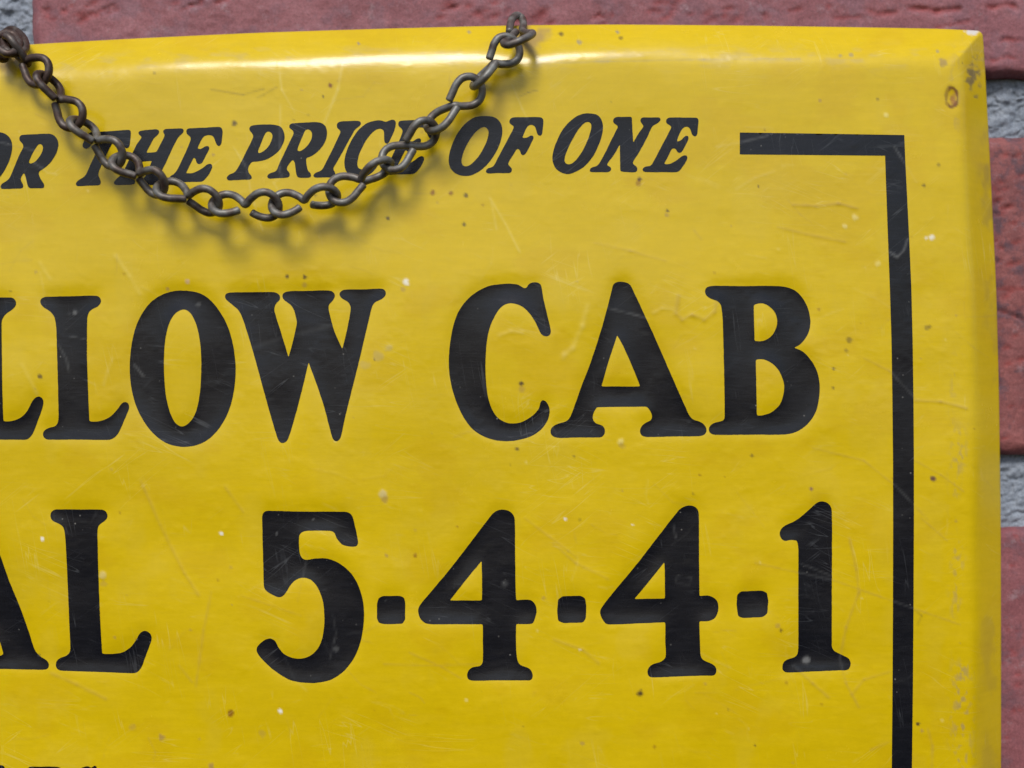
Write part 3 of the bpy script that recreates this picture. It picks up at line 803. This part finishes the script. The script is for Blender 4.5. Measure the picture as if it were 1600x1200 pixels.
PAINT = PAINT * (1 - 0.28 * sm[..., None]) + np.array([0.42, 0.35, 0.20]) * 0.28 * sm[..., None]
d = np.hypot((RXX - 1521) / 11, (RYY - 116) / 27) + (fbm(RXX / 8, RYY / 8, 121, 3) - 0.5) * 2.0
f = (1 - sstep(0.55, 1.1, d))[..., None] * 0.8
PAINT = PAINT * (1 - f) + np.array([0.13, 0.115, 0.075]) * f
for hx, hy, rr in ((826, 62, 34), (10, 84, 38)):
    d = np.hypot((RXX - hx) / rr, (RYY - hy) / (rr * 0.95)) + (fbm(RXX / 14, RYY / 14, 131, 3) - 0.5) * 1.1
    f = (1 - sstep(0.3, 1.1, d))[..., None] * 0.62
    PAINT = PAINT * (1 - f) + np.array([0.24, 0.16, 0.12]) * f
d = np.abs(np.hypot((RXX - 1487) / 9, (RYY - 152) / 15) - 1) + (vnoise(RXX / 5, RYY / 5, 3) - 0.5) * 0.3
f = (1 - sstep(0.1, 0.34, d))[..., None] * np.where(RXX > 1482, 0.85, 0.5)[..., None]
PAINT = PAINT * (1 - f) + np.array([0.11, 0.022, 0.010]) * f
d = np.hypot((RXX - 1490) / 7, (RYY - 154) / 13) + (vnoise(RXX / 4, RYY / 4, 8) - 0.5) * 0.6
f = (1 - sstep(0.3, 1.1, d))[..., None] * 0.7
PAINT = PAINT * (1 - f) + np.array([0.24, 0.06, 0.022]) * f
REL += np.exp(-((RXX - 1487) / 9) ** 2 - ((RYY - 152) / 14) ** 2) * 0.0003
d = np.hypot((RXX - 1519) / 13, (RYY - 50) / 6) + (vnoise(RXX / 4, RYY / 4, 5) - 0.5) * 0.8
f = (1 - sstep(0.6, 1.0, d))[..., None] * 0.9
PAINT = PAINT * (1 - f) + np.array([0.62, 0.60, 0.58]) * f
d = fbm(RXX / 26, RYY / 60, 141, 4)
f = (sstep(0.56, 0.72, d) * sstep(1518, 1545, RXX) * (1 - 0.6 * sstep(250, 500, RYY)) * 0.45)[..., None]
PAINT = PAINT * (1 - f) + np.array([0.22, 0.15, 0.07]) * f
PAINT = np.clip(PAINT, 0.002, 0.9)


def sample(A, px, py):
    x = np.clip(np.asarray(px) - RX0 - 0.5, 0, NX - 1.001)
    y = np.clip(np.asarray(py) - RY0 - 0.5, 0, NY - 1.001)
    xi, yi = x.astype(int), y.astype(int)
    fx, fy = x - xi, y - yi
    if A.ndim == 3:
        fx, fy = fx[..., None], fy[..., None]
    return (A[yi, xi] * (1 - fx) + A[yi, xi + 1] * fx) * (1 - fy) + (A[yi + 1, xi] * (1 - fx) + A[yi + 1, xi + 1] * fx) * fy


# ------------------------------------------------------------------ the sign
sign = empty('advertising_sign', W(425, 1415, 0.0055))
sign_off = Vector(sign.location)
tag(sign, 'worn yellow pressed metal taxi sign with black lettering on the brick wall', 'sign')


def to_sign(o, parent=None):
    o.parent = parent or sign
    if parent is None:
        o.location = -sign_off


AL, AR, BT, BB = -712.0, 1563.0, 45.0, 1420.0      # rim of the sign in sign coordinates
ga = lines([(AL, -60, 16), (-60, 1470, 2.5), (1470, AR, 2.0)])
gb = lines([(BT, 130, 2.0), (130, 1210, 2.5), (1210, BB, 12)])
ga = np.concatenate([[AL - 1], ga, [AR + 1]])
gb = np.concatenate([[BT - 1], gb, [BB + 1]])
A2, B2 = np.meshgrid(ga, gb)
dist = np.minimum(np.minimum(AR - A2, A2 - AL), np.minimum(B2 - BT, BB - B2))
dl = np.where(dist < 0, 1.0, 0.0)
dist = np.maximum(dist, 0)
top_x = [-720, -300, 50, 200, 400, 600, 800, 950, 1150, 1350, 1500, 1563]
top_y = [122, 95, 70, 61.5, 52, 45.5, 40.5, 39, 40.5, 43.5, 46, 49]
rt_y = [40, 60, 130, 200, 300, 450, 600, 800, 1000, 1200, 1420]
rt_x = [1534, 1536, 1540, 1543.5, 1548.5, 1556, 1560, 1563, 1563.5, 1563.5, 1561]


def smooth_interp(x, xs, ys):
    f = np.interp(np.arange(xs[0], xs[-1]), xs, ys)
    k = np.ones(81) / 81
    f = np.convolve(np.pad(f, 40, mode='reflect', reflect_type='odd'), k, 'valid')
    return np.interp(x, np.arange(xs[0], xs[-1]), f)


GXp = A2 - (AR - smooth_interp(B2, rt_y, rt_x)) * sstep(1380, AR, A2)
GYp = B2 + (smooth_interp(A2, top_x, top_y) - BT) * (1 - sstep(BT, 300, B2))
# corner of the sheet is slightly rounded
cr = 8.0
cx, cy = A2 - (AR - cr), (BT + cr) - B2
inc = (cx > 0) & (cy > 0)
mx = np.maximum(cx, cy) + 1e-6
sc_ = np.where(inc, mx / np.hypot(cx, cy).clip(1e-6), 1)
GXp = np.where(inc, GXp - cx * (1 - sc_), GXp)
GYp = np.where(inc, GYp + cy * (1 - sc_), GYp)
# pressed bevel round the edge, its bend softened and dented
wid = 37 + 3 * sstep(-60, 60, (B2 - BT) - (AR - A2)) + 5 * (fbm(A2 / 170, B2 / 170, 151, 2) - 0.5) * 2
wid = np.where((B2 < 400) & (A2 < 1300), wid - 3 * np.exp(-((A2 - 620) / 150) ** 2) + 6 * np.exp(-((A2 - 825) / 40) ** 2) + 4 * np.exp(-((A2 - 90) / 60) ** 2), wid)
soft = (8.0 + 5.0 * vnoise(A2 / 130, B2 / 130, 161)) * (1 - 0.55 * sstep(-30, 30, (B2 - BT) - (AR - A2)))
BEV = 0.0058
u = (wid - dist) / soft
bev = BEV / 45 * soft * np.log1p(np.exp(np.clip(u, -40, 40)))
yy = bev + dl * 0.0011
face = sample(REL, GXp, GYp) * sstep(10, 60, dist) + sample(REL, GXp, GYp) * 0.25 * (1 - sstep(10, 60, dist))
yy = yy + face
X, Yv, Z = W(GXp, GYp, yy)
# two hanging holes punched through the bevel
HOLES = [(823, 55, 8.5), (6, 76, 8.5)]
cxm = (GXp[:-1, :-1] + GXp[1:, 1:]) / 2
cym = (GYp[:-1, :-1] + GYp[1:, 1:]) / 2
keep = np.ones(cxm.shape, bool)
for hx, hy, hr in HOLES:
    keep &= np.hypot(cxm - hx, cym - hy) > hr
plate = grid_obj('plate', X, Yv, Z, YEL, None, keep)
set_color(plate, 'paint', sample(PAINT, GXp, GYp).reshape(-1, 3))
to_sign(plate)


def inside(pts, contours):
    r = np.zeros(len(pts), bool)
    for c in contours:
        x0, y0 = c[:, 0], c[:, 1]
        x1, y1 = np.roll(x0, -1), np.roll(y0, -1)
        for i in range(len(c)):
            s = (y0[i] <= pts[:, 1]) != (y1[i] <= pts[:, 1])
            if s.any():
                r[s] ^= pts[s, 0] < x0[i] + (pts[s, 1] - y0[i]) / (y1[i] - y0[i]) * (x1[i] - x0[i])
    return r


def glyph_mesh(ch, contours, step):
    allp = np.concatenate(contours)
    lo, hi = allp.min(0), allp.max(0)
    gx, gy = np.meshgrid(np.arange(lo[0] + step / 2, hi[0], step), np.arange(lo[1] + step / 2, hi[1], step))
    gp = np.stack([gx.ravel(), gy.ravel()], -1)
    gp = gp[inside(gp, contours)]
    # keep the interior points off the outline
    d = np.full(len(gp), 1e9)
    for q in allp:
        d = np.minimum(d, (gp[:, 0] - q[0]) ** 2 + (gp[:, 1] - q[1]) ** 2)
    gp = gp[d > (step * 0.6) ** 2]
    verts = [Vector(p) for p in allp] + [Vector(p) for p in gp]
    edges, b = [], 0
    for c in contours:
        n = len(c)
        edges += [(b + i, b + (i + 1) % n) for i in range(n)]
        b += n
    vs, _, fs, *_r = delaunay_2d_cdt(verts, edges, [], 0, 1e-5)
    vs = np.array([(v[0], v[1]) for v in vs])
    fs = np.array(fs)
    cen = vs[fs].mean(1)
    fs = fs[inside(cen, contours)]
    y = sample(REL, vs[:, 0], vs[:, 1]) - 0.00005
    X, Y, Z = W(vs[:, 0], vs[:, 1], y)
    p = vs
    a, b_, c_ = p[fs[:, 0]], p[fs[:, 1]], p[fs[:, 2]]
    area = (b_[:, 0] - a[:, 0]) * (c_[:, 1] - a[:, 1]) - (b_[:, 1] - a[:, 1]) * (c_[:, 0] - a[:, 0])
    fs[area > 0] = fs[area > 0][:, ::-1]          # face the camera side (-Y)
    o = mesh_obj('border_line' if ch == 'border' else ('dash' if ch == '-' else ('numeral' if ch.isdigit() else 'letter')),
                 np.stack([X, Y, Z], -1).tolist(), fs.tolist(), BLK)
    at = o.data.attributes.new('wear', 'FLOAT', 'POINT')
    at.data.foreach_set('value', np.clip(sample(WEAR, vs[:, 0], vs[:, 1]), 0, 1).astype(np.float32))
    return o


def resample(c, st):
    out = []
    for a, b in zip(c, np.roll(c, -1, 0)):
        n = max(1, int(np.linalg.norm(b - a) / st))
        for k in range(n):
            out.append(a + (b - a) * k / n)
    return np.array(out)


for ch, cs, pr in GL:
    vis = max(c[:, 0].max() for c in cs) > 0
    if ch == 'border':
        cs = [resample(c, 4) for c in cs]
    else:      # hand-cut edges are never perfect
        cs = [c + np.stack([vnoise(c[:, 0] / 5, c[:, 1] / 5, 171) - 0.5, vnoise(c[:, 0] / 5, c[:, 1] / 5, 173) - 0.5], -1) * 0.35 for c in cs]
    o = glyph_mesh(ch, cs, 3.0 if vis else 9.0)
    if ch.isalnum() and len(ch) == 1:
        o['label'] = ('black numeral ' if ch.isdigit() else 'black letter ') + ch + (' pressed into the metal' if pr else ' printed flat on the sign')
    to_sign(o)

# ------------------------------------------------------------------ the chain
chain = empty('jack_chain', (0, 0, 0))
tag(chain, 'tarnished twisted wire jack chain draped across the top of the yellow sign', 'chain')
PITCH = 92.0
WR = 0.00063                     # wire radius


def tube(path, r, ns=12):
    path = np.asarray(path, float)
    n = len(path)
    tan = np.gradient(path, axis=0)
    tan /= np.linalg.norm(tan, axis=1)[:, None]
    up = np.array([0.31, 0.9, 0.27])
    u = up - tan[0] * up.dot(tan[0])
    u /= np.linalg.norm(u)
    V, F = [], []
    rr = np.full(n, r)
    for i in range(n):
        u = u - tan[i] * u.dot(tan[i])
        u /= np.linalg.norm(u)
        w = np.cross(tan[i], u)
        for k in range(ns):
            a = 2 * math.pi * k / ns
            V.append(path[i] + rr[i] * (math.cos(a) * u + math.sin(a) * w))
    for i in range(n - 1):
        for k in range(ns):
            k2 = (k + 1) % ns
            F.append((i * ns + k, i * ns + k2, (i + 1) * ns + k2, (i + 1) * ns + k))
    # sheared-off wire ends: a small chamfer and a flat cap
    for end, base, s in ((0, 0, -1), (n - 1, (n - 1) * ns, 1)):
        b0 = len(V)
        for k in range(ns):
            V.append(path[end] + (np.array(V[base + k]) - path[end]) * 0.72 + tan[end] * s * r * 0.25)
        for k in range(ns):
            k2 = (k + 1) % ns
            q = (base + k, base + k2, b0 + k2, b0 + k)
            F.append(q if s > 0 else q[::-1])
        cap = tuple(range(b0, b0 + ns))
        F.append(cap if s > 0 else cap[::-1])
    return [tuple(v) for v in V], F


def catmull(P, per=9):
    P = [np.array(p, float) for p in P]
    P = [2 * P[0] - P[1]] + P + [2 * P[-1] - P[-2]]
    out = []
    for i in range(1, len(P) - 2):
        p0, p1, p2, p3 = P[i - 1:i + 3]
        for k in range(per):
            t = k / per
            out.append(0.5 * (2 * p1 + (p2 - p0) * t + (2 * p0 - 5 * p1 + 4 * p2 - p3) * t * t + (3 * p1 - p0 - 3 * p2 + p3) * t**3))
    out.append(P[-2])
    return out


def wire_link(path, tint):
    v, f = tube(path, WR)
    o = mesh_obj('link', v, f, WIRE, chain)
    n = len(v)
    P = np.array(v)
    nz = fbm(P[:, 0] * 900, P[:, 2] * 900, 181, 3)[:, None]
    rust = np.array([0.075, 0.048, 0.038])
    zinc = np.array([0.19, 0.19, 0.175])
    f_ = np.clip((nz - 0.5) * 1.8 + tint, 0, 1)
    set_color(o, 'tint', zinc * (1 - f_) + rust * f_)
    return o


def loop_pts(c, out, v, ln, w, gap):
    """teardrop eye: from the waist c outwards along out, round the tip, back to the free end"""
    prof = [(0.16, 0.42), (0.40, 0.88), (0.64, 1.0), (0.84, 0.78), (0.965, 0.34), (0.985, -0.18), (0.89, -0.68), (0.68, -0.98), (0.44, -0.94), (0.24, -0.74), (gap, -0.60 if gap > 0.1 else -0.50)]
    return [c + out * ln * a + v * w * b for a, b in prof]


# interlock points down the left side, along the sag and up the right side: photo px + distance in front of the sign (mm)
NODES = [(14, 66, 1.6), (68, 120, 3.2), (119, 190, 3.7), (185, 249, 3.9), (252, 292, 4.1), (337, 318, 4.2), (430, 321, 4.25),
         (521, 304, 4.2), (605, 256, 4.1), (674, 199, 3.9), (744, 131, 3.6), (801, 68, 3.2)]
# per link: roll of the eye at the start, roll at the end (deg out of the sign plane), side of the stem at each
LINKS = [(70, 12, 1, 1, 1.0), (-72, 14, 1, 1, 0.95), (-66, 30, 1, 1, 0.45), (-48, 40, 1, 1, 0.55), (-46, 42, 1, 1, 0.45), (-38, 34, 1, 1, 0.30),
         (-30, 60, 1, 1, 0.25), (-14, 74, 1, 1, 0.25), (-22, 46, 1, -1, 0.10), (-46, 22, 1, -1, 0.12), (-70, 14, 1, -1, 0.15)]


def N3(nd):
    x, y, z = W(nd[0], nd[1], -nd[2] / 1000)
    return np.array([x, y, z])


for i, (ra, rb_, sa, sb, tint) in enumerate(LINKS):
    p0, p1 = N3(NODES[i]), N3(NODES[i + 1])
    ax = p1 - p0
    L = np.linalg.norm(ax)
    ax /= L
    view = np.array([0, -1.0, 0])
    perp = np.cross(ax, view)
    perp /= np.linalg.norm(perp)
    if perp[2] < 0:
        perp = -perp                 # upper side of the link as seen
    dep = np.cross(perp, ax)
    if dep[1] > 0:
        dep = -dep
    c = (p0 + p1) / 2
    ln = L / 2 + WR
    w = 0.00225
    va = (perp * math.cos(R(ra)) + dep * math.sin(R(ra))) * sa
    vb = (perp * math.cos(R(rb_)) + dep * math.sin(R(rb_))) * sb
    g = 0.16 if i in (5, 6) else 0.0
    A = loop_pts(c, -ax, va, ln, w, g)
    B = loop_pts(c, ax, vb, ln, w, g)
    wire_link(catmull(A[::-1] + [c] + B, 7), tint)


def hang_link(pts, tint):
    wire_link(catmull([N3(p) for p in pts], 8), tint)


# end link on the right: one eye through the last chain link, the other over the rim and through the hole
hang_link([(806, 50, 1.0), (795, 62, 3.4), (787, 67, 4.6), (794, 70, 5.6), (812, 64, 5.8), (828, 56, 4.6), (832, 52, 2.6), (824, 52, 0.2),
           (816, 48, -1.8), (818, 38, -4.0), (815, 28, -6.0), (807, 24, -5.6), (800, 30, -3.6), (797, 40, -1.4), (796, 50, 0.4)], 0.35)
# end link on the left
hang_link([(4, 60, 0.8), (10, 78, 3.2), (18, 84, 3.4), (30, 82, 2.6), (40, 76, 1.2), (38, 62, -1.0), (30, 52, -3.4), (20, 46, -5.6), (10, 50, -6.0), (4, 62, -4.0), (6, 76, -1.8), (8, 90, 0.8), (2, 92, 2.2), (-6, 84, 3.0), (-8, 70, 2.6)], 1.0)
hang_link([(-14, 62, 2.0), (-2, 56, 1.6), (12, 52, 0.6), (24, 56, 0.4), (30, 68, 1.6), (24, 80, 3.4), (12, 84, 4.2), (0, 78, 4.0)], 1.0)
